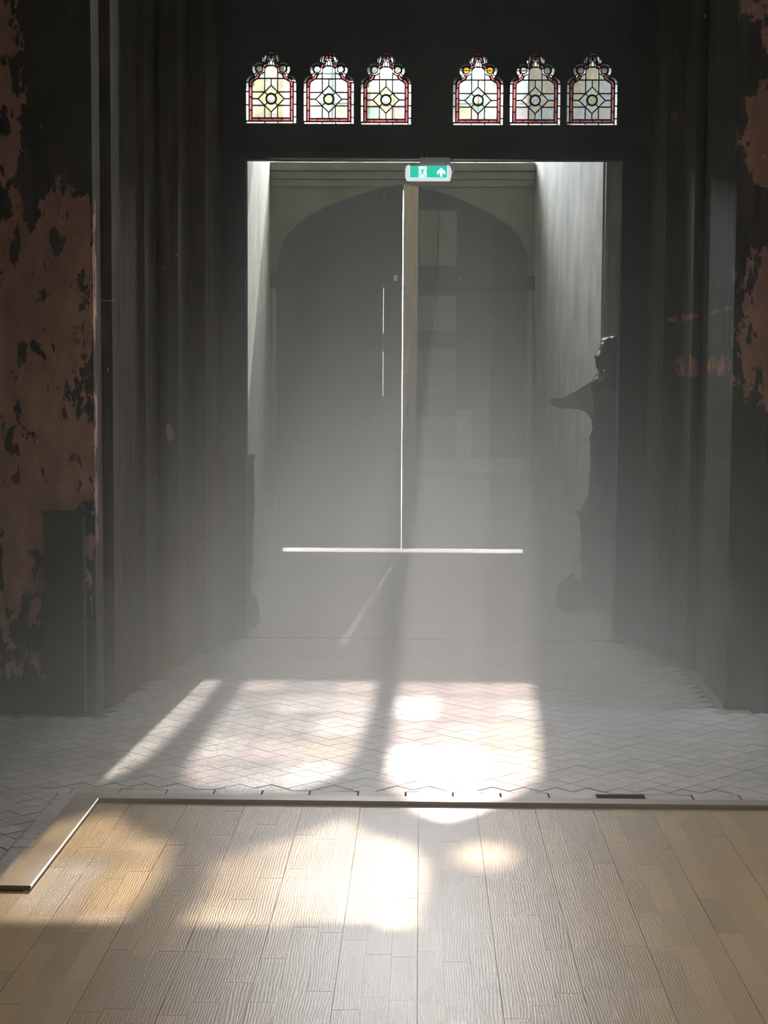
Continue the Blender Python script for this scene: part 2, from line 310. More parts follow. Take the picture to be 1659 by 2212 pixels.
def circ(cx, cy, r, n=16): return [P(cx + r * math.cos(2 * PI * i / n), cy + r * math.sin(2 * PI * i / n)) for i in range(n)]
def pane_layout():
    """list of (slot, polygon) for one window; slots pick the glass"""
    o = []
    def rect(s, x0, x1, y0, y1): o.append((s, [P(x0, y0), P(x1, y0), P(x1, y1), P(x0, y1)]))
    for y0, y1 in ((930, 1180), (1180, 1545), (1545, 1985)): rect('edge', -710, -622, y0, y1)
    for y0, y1 in ((930, 1180), (1180, 1530), (1530, 1875), (1875, 2065)): rect('edge', 622, 710, y0, y1)
    for x0, x1 in ((-700, -180), (-180, 190), (190, 622)): rect('edge', x0, x1, 1995, 2065)
    for s in (-1, 1):
        f = lambda pts: [(s * x, z) for x, z in pts]
        o.append(('edge', f(band(-475, 935, 150, 235, 178, 98))))
        o.append(('edge', f(band(-325, 560, 118, 215, 228, 152)))); o.append(('edge', f(band(-325, 560, 118, 215, 147, 55))))
        o.append(('edge', f(band(0, 290, 118, 212, 222, 140, 4))))
        o.append(('red', f(ribbon([(-575, 1985), (-575, 1690)], 78)))); o.append(('red', f(ribbon([(-575, 1690), (-575, 1330)], 78))))
        o.append(('red', f(ribbon([(-575, 1330), (-575, 1040)], 78))))
        o.append(('red', f(ribbon([(-575, 1040), (-572, 950), (-540, 880), (-470, 835)], 78)))); o.append(('red', f(ribbon([(-470, 835), (-385, 780), (-352, 690)], 74))))
        o.append(('red', f(ribbon([(-215, 500), (-130, 420), (-112, 340)], 78)))); o.append(('red', f(ribbon([(-112, 340), (-80, 250), (0, 200)], 78))))
        o.append(('jewel', f(circ(-325, 560, 98))))
        o.append(('side', f([P(-182, 645), P(-182, 820), P(-350, 820), P(-300, 700)])))
        o.append(('corner_top', f([P(-182, 820), P(-182, 1190), P(-532, 1190), P(-532, 930), P(-500, 890), P(-400, 840), P(-370, 820)])))
        o.append(('corner_low', f([P(-182, 1560), P(-182, 1905), P(-532, 1905), P(-532, 1560)])))
        o.append(('half_top', f([P(0, 820), P(0, 1010), P(-182, 1190), P(-182, 820)])))
        o.append(('half_low', f([P(0, 1740), P(0, 1905), P(-182, 1905), P(-182, 1560)])))
        o.append(('arm_up', f([P(-182, 1190), P(-365, 1375), P(-532, 1375), P(-532, 1190)])))
        o.append(('arm_low', f([P(-182, 1560), P(-365, 1375), P(-532, 1375), P(-532, 1560)])))
        rr = 148
        o.append(('diamond', f([P(-365, 1375), P(-182, 1192)] + [P(rr * math.cos(math.radians(a)), 1375 - rr * math.sin(math.radians(a))) for a in (135, 150, 165, 180, 195, 210, 225)] + [P(-182, 1558)])))
    for sg, yy in ((1, 1010), (-1, 1740)):
        o.append(('diamond', [P(0, yy), P(182, 1375 - sg * 183)] + [P(148 * math.cos(math.radians(a)), 1375 - sg * 148 * math.sin(math.radians(a))) for a in (45, 60, 75, 90, 105, 120, 135)] + [P(-182, 1375 - sg * 183)]))
    o.append(('hub', circ(0, 1375, 132)))
    o.append(('head', [P(-182, 820), P(-182, 545), P(-90, 470), P(90, 470), P(182, 545), P(182, 820)]))
    o.append(('lancet', [P(-50, 460), P(-45, 350), P(0, 275), P(45, 350), P(50, 460)]))
    o.append(('edge', [P(-95, 165), P(-105, 120), P(0, 80), P(105, 120), P(95, 165), P(0, 150)]))
    for x0, x1 in ((-535, -330), (-330, 30), (30, 300), (300, 535)): o.append(('red', [P(x0, 1910), P(x1, 1910), P(x1, 1988), P(x0, 1988)]))
    return o
LAY = pane_layout()
def shrink(pts, d):
    """pull a pane's corners in so that the lead shows round it"""
    cx = sum(p[0] for p in pts) / len(pts); cz = sum(p[1] for p in pts) / len(pts); r = []
    for x, z in pts:
        l = math.hypot(x - cx, z - cz) or 1; k = max(.5, 1 - d / l); r.append((cx + (x - cx) * k, cz + (z - cz) * k))
    return r
WIN_Y = 9.962
wins = [(-.921, 3.150), (-.572, 3.147), (-.226, 3.143), (.330, 3.141), (.674, 3.141), (1.016, 3.142)]
pal = [  # glass per slot for each window
 dict(corner_top=('sand', 'lemon'), corner_low=('lemon', 'sand'), half_top=('pink', 'aqua'), half_low=('grey', 'sand'), arm_up=('aqua', 'lemon'), arm_low=('pink', 'grey'), diamond='lemon', hub='grey', head='pink', jewel='lemon'),
 dict(corner_top=('pink', 'lemon'), corner_low=('sand', 'aqua'), half_top=('aqua', 'pink'), half_low=('cream', 'cream'), arm_up=('pink', 'cream'), arm_low=('aqua', 'lemon'), diamond='aqua', hub='lemon', head='aqua', jewel='grey'),
 dict(corner_top=('aqua', 'sand'), corner_low=('pink', 'green'), half_top=('grey', 'sand'), half_low=('sand', 'aqua'), arm_up=('cream', 'grey'), arm_low=('grey', 'sand'), diamond='lemon', hub='grey', head='pink', jewel='cream'),
 dict(corner_top=('cream', 'grey'), corner_low=('aqua', 'lemon'), half_top=('aqua', 'pink'), half_low=('grey', 'pink'), arm_up=('grey', 'sand'), arm_low=('cream', 'grey'), diamond='green', hub='cream', head='aqua', jewel='amber'),
 dict(corner_top=('sand', 'aqua'), corner_low=('grey', 'pink'), half_top=('grey', 'sand'), half_low=('aqua', 'sand'), arm_up=('grey', 'aqua'), arm_low=('sand', 'grey'), diamond='sand', hub='grey', head='sand', jewel='cream'),
 dict(corner_top=('grey', 'sand'), corner_low=('pink', 'grey'), half_top=('sand', 'grey'), half_low=('sand', 'grey'), arm_up=('pink', 'sand'), arm_low=('grey', 'sand'), diamond='aqua', hub='lemon', head='lemon', jewel='grey')]
# thin wall pieces: dark screen with the doorway cut out below and six tracery openings
DOORWAY = [(-1.078, -.03), (-1.078, 2.95), (1.205, 2.95), (1.205, -.03)]
scr_rim = [(-1.232, -.02), (-1.078, -.02), (-1.078, 2.95), (1.205, 2.95), (1.205, -.02), (1.375, -.02), (1.375, 8.98), (-1.232, 8.98)]
scr = struct(plate('wall_front', M['screen'], [scr_rim] + [[(x + cx, z + cz) for x, z in OUT] for cx, cz in wins] + [[(.12, 4.36), (.12, 4.62), (.40, 4.62), (.40, 4.36)]], 9.95, 10.08), 'dark grey-green screen wall over the doorway')
lm = {}
for slot, pts in LAY: pass
bm = bmesh.new()
for slot, pts in LAY:                                             # lead cames along every pane edge
    n = len(pts)
    for i in range(n):
        a = Vector((pts[i][0], 0, pts[i][1])); b = Vector((pts[(i + 1) % n][0], 0, pts[(i + 1) % n][1])); d = b - a
        if d.length < 1e-4: continue
        d.normalize(); s = Vector((-d.z, 0, d.x)) * .0029; e = d * .002
        q = [a - e + s, b + e + s, b + e - s, a - e - s]; v = [bm.verts.new((p.x, -.005, p.z)) for p in q] + [bm.verts.new((p.x, .005, p.z)) for p in q]
        for f in ((0, 1, 2, 3), (7, 6, 5, 4), (0, 4, 5, 1), (1, 5, 6, 2), (2, 6, 7, 3), (3, 7, 4, 0)): bm.faces.new([v[k] for k in f])
lead_me = fin(bm, 'lead_came')
pane_me = []
for slot, pts in LAY:
    bm = bmesh.new()
    if slot in ('hub', 'jewel'):                                   # round spun glass with a raised lip
        cx = sum(p[0] for p in pts) / len(pts); cz = sum(p[1] for p in pts) / len(pts); rr = math.hypot(pts[0][0] - cx, pts[0][1] - cz); rings = []
        for k, dy in ((1, 0), (.82, -.006), (.6, -.001), (.3, .002), (.12, -.002)):
            rings.append([bm.verts.new((cx + rr * k * math.cos(2 * PI * i / 16), dy, cz + rr * k * math.sin(2 * PI * i / 16))) for i in range(16)])
        for A, B in zip(rings, rings[1:]):
            for i in range(16): bm.faces.new((A[i], A[(i + 1) % 16], B[(i + 1) % 16], B[i]))
        bm.faces.new(rings[-1])
    else:
        bm.faces.new([bm.verts.new((p[0], 0, p[1])) for p in pts])
    pane_me.append(fin(bm, 'pane'))
side_i = {}
for wi, (cx, cz) in enumerate(wins):
    lc = link('window_%d' % (wi + 1), lead_me.copy(), M['lead'], None, (cx, WIN_Y, cz))
    nth = ['first', 'second', 'third', 'fourth', 'fifth', 'sixth'][wi]
    struct(lc, 'small leaded window with trefoil head, %s from the left%s' % (nth, ', amber roundels' if wi == 3 else ''))
    cnt = {}
    for (slot, pts), me in zip(LAY, pane_me):
        k = cnt.get(slot, 0); cnt[slot] = k + 1
        g = pal[wi].get(slot)
        if isinstance(g, tuple): g = g[k % 2]
        if g is None: g = {'edge': 'clear', 'red': 'red', 'side': 'grey', 'lancet': 'clear'}[slot]
        o = link('roundel' if slot in ('hub', 'jewel') else 'pane', me, None, lc)
        if not me.materials: me.materials.append(GL[g])
        o.material_slots[0].link = 'OBJECT'; o.material_slots[0].material = GL[g]
# lintel with the conduits, clips and the exit sign
lin = box('trim_1', M['screen'], -1.10, 1.225, 9.87, 9.96, 2.925, 2.975); struct(lin, 'dark lintel edge above the doorway')
t = tube_o('cable_conduit', M['conduit'], [(-.93, 9.85, 2.928), (-.3, 9.85, 2.925), (.3, 9.85, 2.923), (.66, 9.85, 2.921)], .005)
tag(t, 'thin pale conduit running along the dark lintel, upper one', 'pipe')
t = tube_o('cable_conduit', M['conduit'], [(-.55, 9.845, 2.914), (.17, 9.845, 2.910)], .0035); tag(t, 'short lower conduit just above the exit sign', 'pipe')
# exit sign
SGX, SGY, SGZ = 0.032, 9.83, 2.838
sg = empty('exit_sign', (SGX, SGY, SGZ - .045)); tag(sg, 'green and white emergency exit sign with running man and arrow, under the lintel', 'sign')
def rr(w_, h_, r, n=5):
    o = []
    for cx, cz, a in ((w_ - r, h_ - r, 0), (-w_ + r, h_ - r, 90), (-w_ + r, -h_ + r, 180), (w_ - r, -h_ + r, 270)): o += arc((cx, cz), r, a, a + 90, n)
    return o
def S(pts): return [(SGX + x, SGZ + z) for x, z in pts]
bm = bmesh.new()
prism(bm, S([(-.137, -.02), (-.131, -.040), (-.12, -.045), (.125, -.045), (.133, -.040), (.139, -.012), (.139, .015), (.131, .038), (.12, .044), (.113, .044), (.113, -.03), (-.11, -.03), (-.11, .046), (-.12, .046), (-.131, .04), (-.137, .02)]), SGY - .03, SGY + .012)
bx(bm, SGX - .112, SGX + .114, SGY - .02, SGY + .01, SGZ - .031, SGZ + .042)
link('housing', fin(bm, 'housing'), M['white_plastic'], sg)
pn = box('panel', M['sign_green'], SGX - .109, SGX + .112, SGY - .034, SGY - .02, SGZ - .028, SGZ + .040, sg)
y0, y1 = SGY - .0365, SGY - .034
prism_o('door_symbol', M['sign_white'], S([(-.056, -.026), (-.010, -.026), (-.010, .037), (-.056, .037)]), y0, y1, pn)
bm = bmesh.new(); prism(bm, S([(.053, -.008), (.073, -.0), (.073, -.022), (.083, -.022), (.083, -.0), (.101, -.014), (.101, .006), (.078, .030), (.053, .006)][1:8] if False else [(.053, .006), (.053, -.011), (.0705, .004), (.0705, -.022), (.0845, -.022), (.0845, .004), (.101, -.011), (.101, .006), (.077, .030)]), y0, y1)
link('arrow', fin(bm, 'arrow'), M['sign_white'], pn)
bm = bmesh.new(); y2, y3 = SGY - .0385, SGY - .0365
def limb(pts, w_):
    for (ax, az), (bx_, bz) in zip(pts, pts[1:]):
        d = Vector((bx_ - ax, bz - az)); d.normalize(); s = Vector((-d.y, d.x)) * w_ / 2; e = d * w_ * .35
        prism(bm, S([(ax - e.x + s.x, az - e.y + s.y), (bx_ + e.x + s.x, bz + e.y + s.y), (bx_ + e.x - s.x, bz + e.y - s.y), (ax - e.x - s.x, az - e.y - s.y)]), y2, y3)
prism(bm, S(arc((-.026, .028), .0042, 0, 330, 11)), y2, y3)
prism(bm, S([(-.040, .019), (-.026, .020), (-.030, -.002), (-.040, -.003)]), y2, y3)
limb([(-.038, .018), (-.046, .017), (-.050, .009)], .0042); limb([(-.027, .018), (-.019, .012), (-.011, .012)], .0038)
limb([(-.032, 0), (-.024, -.012), (-.019, -.024)], .0052); limb([(-.038, 0), (-.041, -.011), (-.057, -.011)], .0048)
link('running_figure', fin(bm, 'running_figure'), M['sign_green'], pn)
br = box('bracket', M['conduit'], SGX - .05, SGX + .13, SGY - .005, SGY + .03, SGZ + .044, SGZ + .094, sg)
tube_o('cable', M['conduit'], [(SGX + .138, SGY, SGZ - .004), (SGX + .150, SGY - .01, SGZ + .012), (SGX + .158, SGY - .01, SGZ + .04), (SGX + .150, SGY, SGZ + .072), (SGX + .142, SGY + .01, SGZ + .088)], .0028, sg)
adopt(sg)
for x in (-.005, .022):
    t = tube_o('cable_clip', M['conduit'], [(x, 9.862, 2.935), (x + .004, 9.855, 2.948), (x - .003 if x < 0 else x + .006, 9.862, 2.962)], .0028)
    tag(t, 'small pale cable clip on the lintel above the sign, %s one' % ('left' if x < 0 else 'right'), 'clip')
# ------------------------------------------------------------------ vestibule
struct(plan('wall_vestibule_left', M['plaster'], [(-1.41, 15.15), (-1.13, 10.08), (-1.8, 10.08), (-1.8, 15.15)], -.02, 8.98), 'pale plaster side wall of the vestibule, left')
struct(plan('wall_vestibule_right', M['plaster_grey'], [(1.035, 15.15), (1.325, 12.1), (1.62, 12.1), (1.62, 10.08), (1.9, 10.08), (1.9, 15.15)], -.02, 8.98), 'blotchy grey plaster side wall of the vestibule, right')
t = tube_o('wall_pipe', M['olive_hi'], [(1.352, 12.075, .0), (1.352, 12.075, 4.5)], .011); tag(t, 'thin upright pipe on the wall above the wrapped bundle', 'pipe')
t = box('corner_board', M['olive'], 1.375, 1.60, 12.05, 12.098, 0, 4.5); tag(t, 'upright olive board beside the pipe', 'board')
DY = 15.12
ARCH = [(-1.352, 2.30), (-1.351, 2.586), (-1.34, 2.70), (-1.315, 2.80), (-1.265, 2.91), (-1.18, 3.015), (-1.06, 3.11), (-.92, 3.185), (-.76, 3.252), (-.59, 3.312), (-.406, 3.365), (-.24, 3.40), (-.177, 3.405), (-.03, 3.375), (.234, 3.318), (.435, 3.235), (.615, 3.147), (.804, 3.025), (.92, 2.886), (.964, 2.776), (.97, 2.641), (.975, 2.30)]
def top_at(x):
    for a, b in zip(ARCH, ARCH[1:]):
        if a[0] <= x <= b[0] and b[0] > a[0]: return a[1] + (b[1] - a[1]) * (x - a[0]) / (b[0] - a[0])
    return 2.3
open_door = [(-1.295, -.03), (-1.295, 2.5)] + [(x * .955 - .01, z - .045) for x, z in ARCH[2:-2]] + [(.955, 2.5), (.962, -.03)]
win_rim = [(-1.42, 3.60), (-1.42, 6.7)] + [(-.18 + 1.24 * math.cos(math.radians(a)), 6.7 + 1.5 * math.sin(math.radians(a))) for a in range(170, 0, -15)] + [(1.06, 6.7), (1.06, 3.60)]
back = struct(plate('wall_end', M['olive'], [[(-1.9, -.02), (-1.9, 8.98), (2.0, 8.98), (2.0, -.02)], open_door, win_rim], 15.16, 15.86), 'olive end wall of the vestibule around the arched doors')
# mouldings below the big window
for i, (z0, z1, pr_) in enumerate(((3.385, 3.448, .035), (3.452, 3.520, .055), (3.525, 3.600, .085))):
    struct(box('trim_%d' % (i + 2), M['olive_hi'], -1.405, 1.03, 15.16 - pr_, 15.17, z0, z1, None, .006))
struct(box('trim_5', M['plaster'], -1.385, -1.357, 15.06, 15.16, 0, 2.44)); struct(box('trim_6', M['plaster'], .978, 1.022, 15.06, 15.16, 0, 2.44))
# ---- big traceried window above the doors (its light makes the patches on the floor)
K = .55 / .56
def Z(p): return [(x, z * K) for x, z in p]
lights = [Z([(-1.36, 4.06), (-.66, 4.07), (-.64, 4.7), (-.66, 5.19), (-.72, 5.34), (-.85, 5.45), (-1.0, 5.50), (-1.2, 5.42), (-1.34, 5.25)]),
 Z([(-.53, 4.04), (.17, 4.04), (.21, 4.7), (.21, 5.12), (.18, 5.30), (.06, 5.42), (-.17, 5.46), (-.37, 5.42), (-.45, 5.28), (-.49, 4.72)]),
 Z([(.29, 4.03), (.98, 4.03), (1.0, 4.15), (1.01, 4.68), (1.0, 5.15), (.99, 5.32), (.89, 5.46), (.77, 5.54), (.65, 5.62), (.51, 5.54), (.4, 5.38), (.36, 4.92), (.31, 4.32)]),
 Z([(-.93, 5.80), (-.78, 5.73), (-.68, 5.63), (-.6, 5.58), (-.52, 5.66), (-.40, 5.76), (-.31, 5.80), (-.26, 5.95), (-.255, 6.06), (-.28, 6.27), (-.31, 6.6), (-.30, 7.1), (-.6, 7.25), (-.95, 7.0), (-1.1, 6.5), (-1.02, 6.0)]),
 Z([(.26, 5.60), (.38, 5.72), (.52, 5.79), (.58, 5.9), (.59, 6.12), (.57, 6.32), (.52, 6.52), (.40, 7.0), (.2, 7.3), (-.05, 7.2), (-.08, 6.6), (-.08, 6.39), (-.09, 6.06), (-.13, 5.89), (.01, 5.81), (.15, 5.72)]),
 Z(arc((.80, 5.86), .10, 0, 330, 11)),
 arc((.60, 7.72), .15, 0, 330, 11),
 Z([(.70, 6.62), (.86, 6.60), (.92, 6.8), (.84, 7.05), (.66, 7.25), (.52, 7.2), (.60, 6.9)])]
YG = 15.90
wrim = [(-1.44, 3.55), (-1.44, 8.4), (1.09, 8.4), (1.09, 3.55)]
tr = struct(plate('window_7', M['stone_trim'], [wrim] + lights, YG - .02, YG + .06), 'tall stone-traceried window above the doors')
random.seed(3)
for li, lt in enumerate(lights):                                   # leaded quarries, each a pane
    x0 = min(p[0] for p in lt); x1 = max(p[0] for p in lt); z0 = min(p[1] for p in lt); z1 = max(p[1] for p in lt)
    nx = max(1, round((x1 - x0) / .24)); nz = max(1, round((z1 - z0) / .30))
    for i in range(nx):
        for j in range(nz):
            if li == 2: g = 4 if (j in (1,) and i == 0) or (j in (3,) and i in (0, 1)) or (j == 4 and i == 1) else random.choice([3, 2, 1, 2])
            elif li == 1: g = random.choice([2, 0, 2, 0, 1]) if i < nx - 1 else random.choice([0, 0, 3])
            elif li == 0: g = 0
            elif li == 4: g = random.choice([6, 7, 6]) if i < nx - 1 else 6
            elif li == 5: g = 7
            else: g = random.choice([3, 0, 5, 5])
            if li in (3, 4, 6, 7) and z0 + (z1 - z0) * (j + .5) / nz > 6.6: g = random.choice([4, 0])
            a = x0 + (x1 - x0) * i / nx; b = x0 + (x1 - x0) * (i + 1) / nx; c = z0 + (z1 - z0) * j / nz; d = z0 + (z1 - z0) * (j + 1) / nz
            bm = bmesh.new(); bm.faces.new([bm.verts.new(p) for p in ((a + .004, YG + .02, c + .004), (b - .004, YG + .02, c + .004), (b - .004, YG + .02, d - .004), (a + .004, YG + .02, d - .004))])
            link('quarry_pane', fin(bm, 'quarry_pane'), WG[g], tr)
    bm = bmesh.new()
    for i in range(1, nx): bx(bm, x0 + (x1 - x0) * i / nx - .005, x0 + (x1 - x0) * i / nx + .005, YG + .012, YG + .028, z0, z1)
    for j in range(1, nz): bx(bm, x0, x1, YG + .012, YG + .028, z0 + (z1 - z0) * j / nz - .005, z0 + (z1 - z0) * j / nz + .005)
    if bm.faces: link('lead_came', fin(bm, 'lead_came'), M['lead'], tr)
    else: bm.free()
# outside
struct(box('trim_7', M['paving'], -6, 6, 15.9, 60, -.10, -.045), 'sunlit paving outside the doors')
struct(box('wall_street', M['stone_trim'], -14, 14, 30, 30.5, -.1, 5.5), 'house front across the street, seen only through the door slits')
# ---- the two door leaves
def leaf_piece(name, m, x0, x1, z0, z1, y0, y1, parent, arch=False, inset=0.0):
    if arch:
        xs = sorted(set([x0, x1] + [p[0] for p in ARCH if x0 < p[0] < x1])); pts = [(x0, z0)] + [(x, top_at(x) - inset) for x in xs] + [(x1, z0)]
    else: pts = [(x0, z0), (x0, z1), (x1, z1), (x1, z0)]
    return prism_o(name, m, pts, y0, y1, parent)
ZB = .034
def backing(name, spans, patches, label):
    bm = bmesh.new()
    for x0, x1 in spans:
        xs_ = sorted(set([x0, x1] + [p[0] for p in ARCH if x0 < p[0] < x1])); prism(bm, [(x0, .05)] + [(x, top_at(x) - .03) for x in xs_] + [(x1, .05)], DY + .045, DY + .12)
    for z0, z1 in patches: bx(bm, -.372, -.338, DY + .045, DY + .075, z0, z1)
    return struct(link(name, fin(bm, name), M['door_dark']), label)
d1 = backing('door_1', [(-1.34, -.372), (-.338, -.183)], [(.05, 1.46), (1.87, 2.04), (2.46, 3.30)], 'left leaf of the arched doors, dark grey boards')
xs = [-1.352, -1.19, -1.02, -.85, -.69, -.52, -.358]
for a, b in zip(xs, xs[1:]): yo = random.uniform(0, .003); leaf_piece('board', M['door_dark'], a, b, ZB, 0, DY + yo, DY + .045, d1, True)
leaf_piece('board', M['door_dark'], -.3565, -.186, ZB, 0, DY, DY + .045, d1, True)
box('hinge_block', M['door_dark'], -1.40, -1.335, DY - .03, DY + .02, 2.455, 2.575, d1, .01)
kb = box('lock_plate', M['steel'], -.262, -.246, DY - .008, DY, 2.52, 2.575, d1); box('lock_plate', M['steel'], -.238, -.228, DY - .008, DY, 2.52, 2.575, d1)
tube_o('lock_bar', M['steel'], [(-.244, DY - .012, 2.505), (-.244, DY - .012, 2.615)], .0025, d1)
d2 = backing('door_2', [(-.171, .965)], [], 'right leaf of the arched doors with olive panels and iron strap')
st_ = leaf_piece('stile', M['door_wood'], -.175, -.04, ZB, 0, DY - .02, DY + .045, d2, True); st_['label'] = 'pale brown full-height meeting stile'
xs = [-.04, .145, .325, .48, .64, .80, .975]
for a, b in zip(xs, xs[1:]): leaf_piece('board', M['door_dark'], a + .002, b - .002, ZB, 0, DY + .01, DY + .045, d2, True, .001)
for z0, z1 in ((2.66, 3.17), (2.06, 2.385), (1.48, 1.90), (.885, 1.27)):
    for a, b in ((-.032, .142), (.148, .318)):
        o = box('panel_board', M['door_olive'], a, b, DY, DY + .012, z0, z1, d2, .004)
for a, b in ((-.032, .142), (.148, .318), (.33, .64), (.65, .965)): box('panel_board', M['door_rail'] if b < .4 else M['door_dark'], a, b, DY + .0, DY + .012, .06, .74, d2, .004)
for z0, z1, m in ((1.905, 2.045, 'door_dark'), (1.285, 1.455, 'door_dark')): box('ledge', M[m], -.038, .33, DY - .03, DY + .01, z0, z1, d2, .006)
o = box('rail', M['door_rail'], -.038, .965, DY - .035, DY + .01, .752, .882, d2, .006); o['label'] = 'pale horizontal rail'
o = box('rail', M['door_rail'], .325, .468, DY - .03, DY + .01, .884, 1.335, d2, .01); o['label'] = 'pale upright piece above the rail'
sp = box('strap_hinge', M['iron'], -.035, 1.045, DY - .03, DY + .005, 2.44, 2.565, d2, .008)
for x in (.087, .343, .484, .63, .775, .89):
    bm = bmesh.new(); bmesh.ops.create_uvsphere(bm, u_segments=8, v_segments=5, radius=.008); bmesh.ops.translate(bm, verts=bm.verts, vec=(x, DY - .031, 2.532)); link('rivet', fin(bm, 'rivet'), M['steel'], sp)
tube_o('handle', M['steel'], [(-.108, DY - .02, 1.42), (-.122, DY - .045, 1.405), (-.130, DY - .06, 1.37), (-.130, DY - .06, 1.31), (-.122, DY - .045, 1.26), (-.108, DY - .02, 1.245)], .007, d2)
tube_o('bolt_head', M['steel'], [(.104, DY - .01, .24), (.104, DY - .0, .24)], .006, d2)
leaf_piece('arch_edge', M['door_dark'], -.04, .97, 3.0, 0, DY - .02, DY + .008, d2, False) if False else None
# unseen lintel added outside to block the sun at the top of the slit
struct(box('trim_8', M['stone_trim'], -1.6, 1.3, 15.70, 15.92, 3.42, 3.60))
# ------------------------------------------------------------------ floor pieces
random.seed(11)
D = .125; hs = D / 2
def dia_mesh(sz, nm):
    bm = bmesh.new(); t_ = [bm.verts.new(p) for p in ((-sz, 0, 0), (0, -sz, 0), (sz, 0, 0), (0, sz, 0))]; g = sz + .0012
    b_ = [bm.verts.new(p) for p in ((-g, 0, -.02), (0, -g, -.02), (g, 0, -.02), (0, g, -.02))]
    bm.faces.new(t_); bm.faces.new(b_[::-1])
    for i in range(4): bm.faces.new((t_[i], b_[i], b_[(i + 1) % 4], t_[(i + 1) % 4]))
    return fin(bm, nm)
tm = dia_mesh(hs - .0014, 'tile'); tm.materials.append(M['tile'])
cells = []; cuts = []
def clip(poly, f):
    o = []
    for p, q in zip(poly, poly[1:] + poly[:1]):
        a, b = f(p), f(q)
        if a >= 0: o.append(p)
        if a * b < 0: t = a / (a - b); o.append((p[0] + (q[0] - p[0]) * t, p[1] + (q[1] - p[1]) * t))
    return o
def left_lim(y): return -2.75 if y < 7.62 else (-1.545 if y < 7.9 else -1.545 + (y - 7.9) * .155)
def right_lim(y): return 2.6 if y < 7.88 else (1.50 if y < 8.7 else 1.50 - (y - 8.7) * .10)
for i in range(-60, 60):
    for j in range(-60, 60):
        u = 7.36 + (i + .5) * D; v = 6.15 + (j + .5) * D; x = (u - v) / 2; y = (u + v) / 2
        if y > 10.0 + hs or y < 5.07 - hs or x < -2.7 or x > 2.55: continue
        if x - hs * .6 < left_lim(y + hs) or x + hs * .6 > right_lim(y + hs) or (y > 9.96 - hs * .4 and not -1.03 < x < 1.16): continue
        q = hs - .0013; poly = [(x - q, y), (x, y - q), (x + q, y), (x, y + q)]
        if y > 6.229 + hs or (x < -1.398 - hs and y > 5.08 + hs): 
            
            if y < 9.975 - hs:
                du = .0013 * ((i >= 0) + (i >= 6) + (i >= -5)) - .002; dv = .0013 * ((j >= 0) + (j >= 8) + (j >= -7)) - .002
                cells.append((x + (du - dv) / 2, y + (du + dv) / 2)); continue
        if y > 9: poly = clip(poly, lambda p: 9.978 - p[1]); cuts.append(poly) if len(poly) > 2 else None; continue
        hi = clip(poly, lambda p: p[1] - 6.229)
        if len(hi) > 2 and (x > -1.46 or y > 6.2): cuts.append(hi) if x > -1.46 else cuts.append(poly)
        elif x < -1.30:
            lo = clip(clip(poly, lambda p: -1.398 - p[0]), lambda p: p[1] - 5.08)
            if len(lo) > 2: cuts.append(lo)
cells.sort(key=lambda c: (abs(c[0]) > c[1] * .245, c[1]))
box('mortar_bed', M['mortar'], -1.46, 1.62, 6.229, 15.14, -.023, -.0045, fl); box('mortar_bed', M['mortar'], -4, -1.461, 5.08, 7.6, -.023, -.0045, fl); box('mortar_bed', M['mortar'], 1.621, 4, 6.229, 7.8, -.023, -.0045, fl)
for k, (x, y) in enumerate(cells[:296]):
    o = link('tile', tm, None, fl, (x, y, random.uniform(-.0006, .0004))); o.rotation_euler = (random.gauss(0, .0018), random.gauss(0, .0018), random.gauss(0, .006))
bm = bmesh.new()
for x, y in cells[296:]:
    z = random.uniform(-.0006, .0004); a = random.gauss(0, .0018) * hs; b_ = random.gauss(0, .0018) * hs; q = hs - .0014; g = hs - .0012
    t_ = [bm.verts.new(p) for p in ((x - q, y, z - a), (x, y - q, z - b_), (x + q, y, z + a), (x, y + q, z + b_))]
    c_ = [bm.verts.new(p) for p in ((x - g, y, -.022), (x, y - g, -.022), (x + g, y, -.022), (x, y + g, -.022))]
    bm.faces.new(t_)
    for i in range(4): bm.faces.new((t_[i], c_[i], c_[(i + 1) % 4], t_[(i + 1) % 4]))
o = link('tile_paving', fin(bm, 'tile_paving'), M['tile'], fl); o['kind'] = 'stuff'; o['label'] = 'small diagonal tiles farther back'
for poly in cuts:
    bm = bmesh.new(); a_ = [bm.verts.new((p[0], p[1], 0)) for p in poly]; b_ = [bm.verts.new((p[0], p[1], -.02)) for p in poly]; n = len(poly)
    bm.faces.new(a_); bm.faces.new(b_[::-1])
    for i in range(n): bm.faces.new((a_[i], b_[i], b_[(i + 1) % n], a_[(i + 1) % n]))
    bmesh.ops.translate(bm, verts=bm.verts, vec=(0, 0, random.uniform(-.003, .0005))); link('cut_tile', fin(bm, 'cut_tile'), M['tile'], fl)
# edging bricks along the back edge and down the left side
def slab(name, m, x0, x1, y0, y1, z0, z1, tilt=0.0, par=None):
    bm = bmesh.new(); cx, cy = (x0 + x1) / 2, (y0 + y1) / 2
    bx(bm, x0 - cx, x1 - cx, y0 - cy, y1 - cy, z0 - z1, 0); es = [e for e in bm.edges if all(v.co.z > -1e-5 for v in e.verts)]
    bmesh.ops.bevel(bm, geom=es, offset=.0015, segments=1, affect='EDGES')
    o = link(name, fin(bm, name), m, par, (cx, cy, z1)); o.rotation_euler = (random.gauss(0, tilt), random.gauss(0, tilt), random.gauss(0, tilt * .6)); return o
x = -1.545; k = 0
while x < 2.5:
    L_ = .187 + random.uniform(-.004, .004)
    if abs(x - .69) < .1: pass                                     # one brick is missing here: a dark slot stays open
    else: slab('edging_brick', M['tile'], x + .0025, x + L_ - .0025, 6.150, 6.226, -.02, random.uniform(-.003, .001), .006, fl)
    x += L_; k += 1
y = 6.145
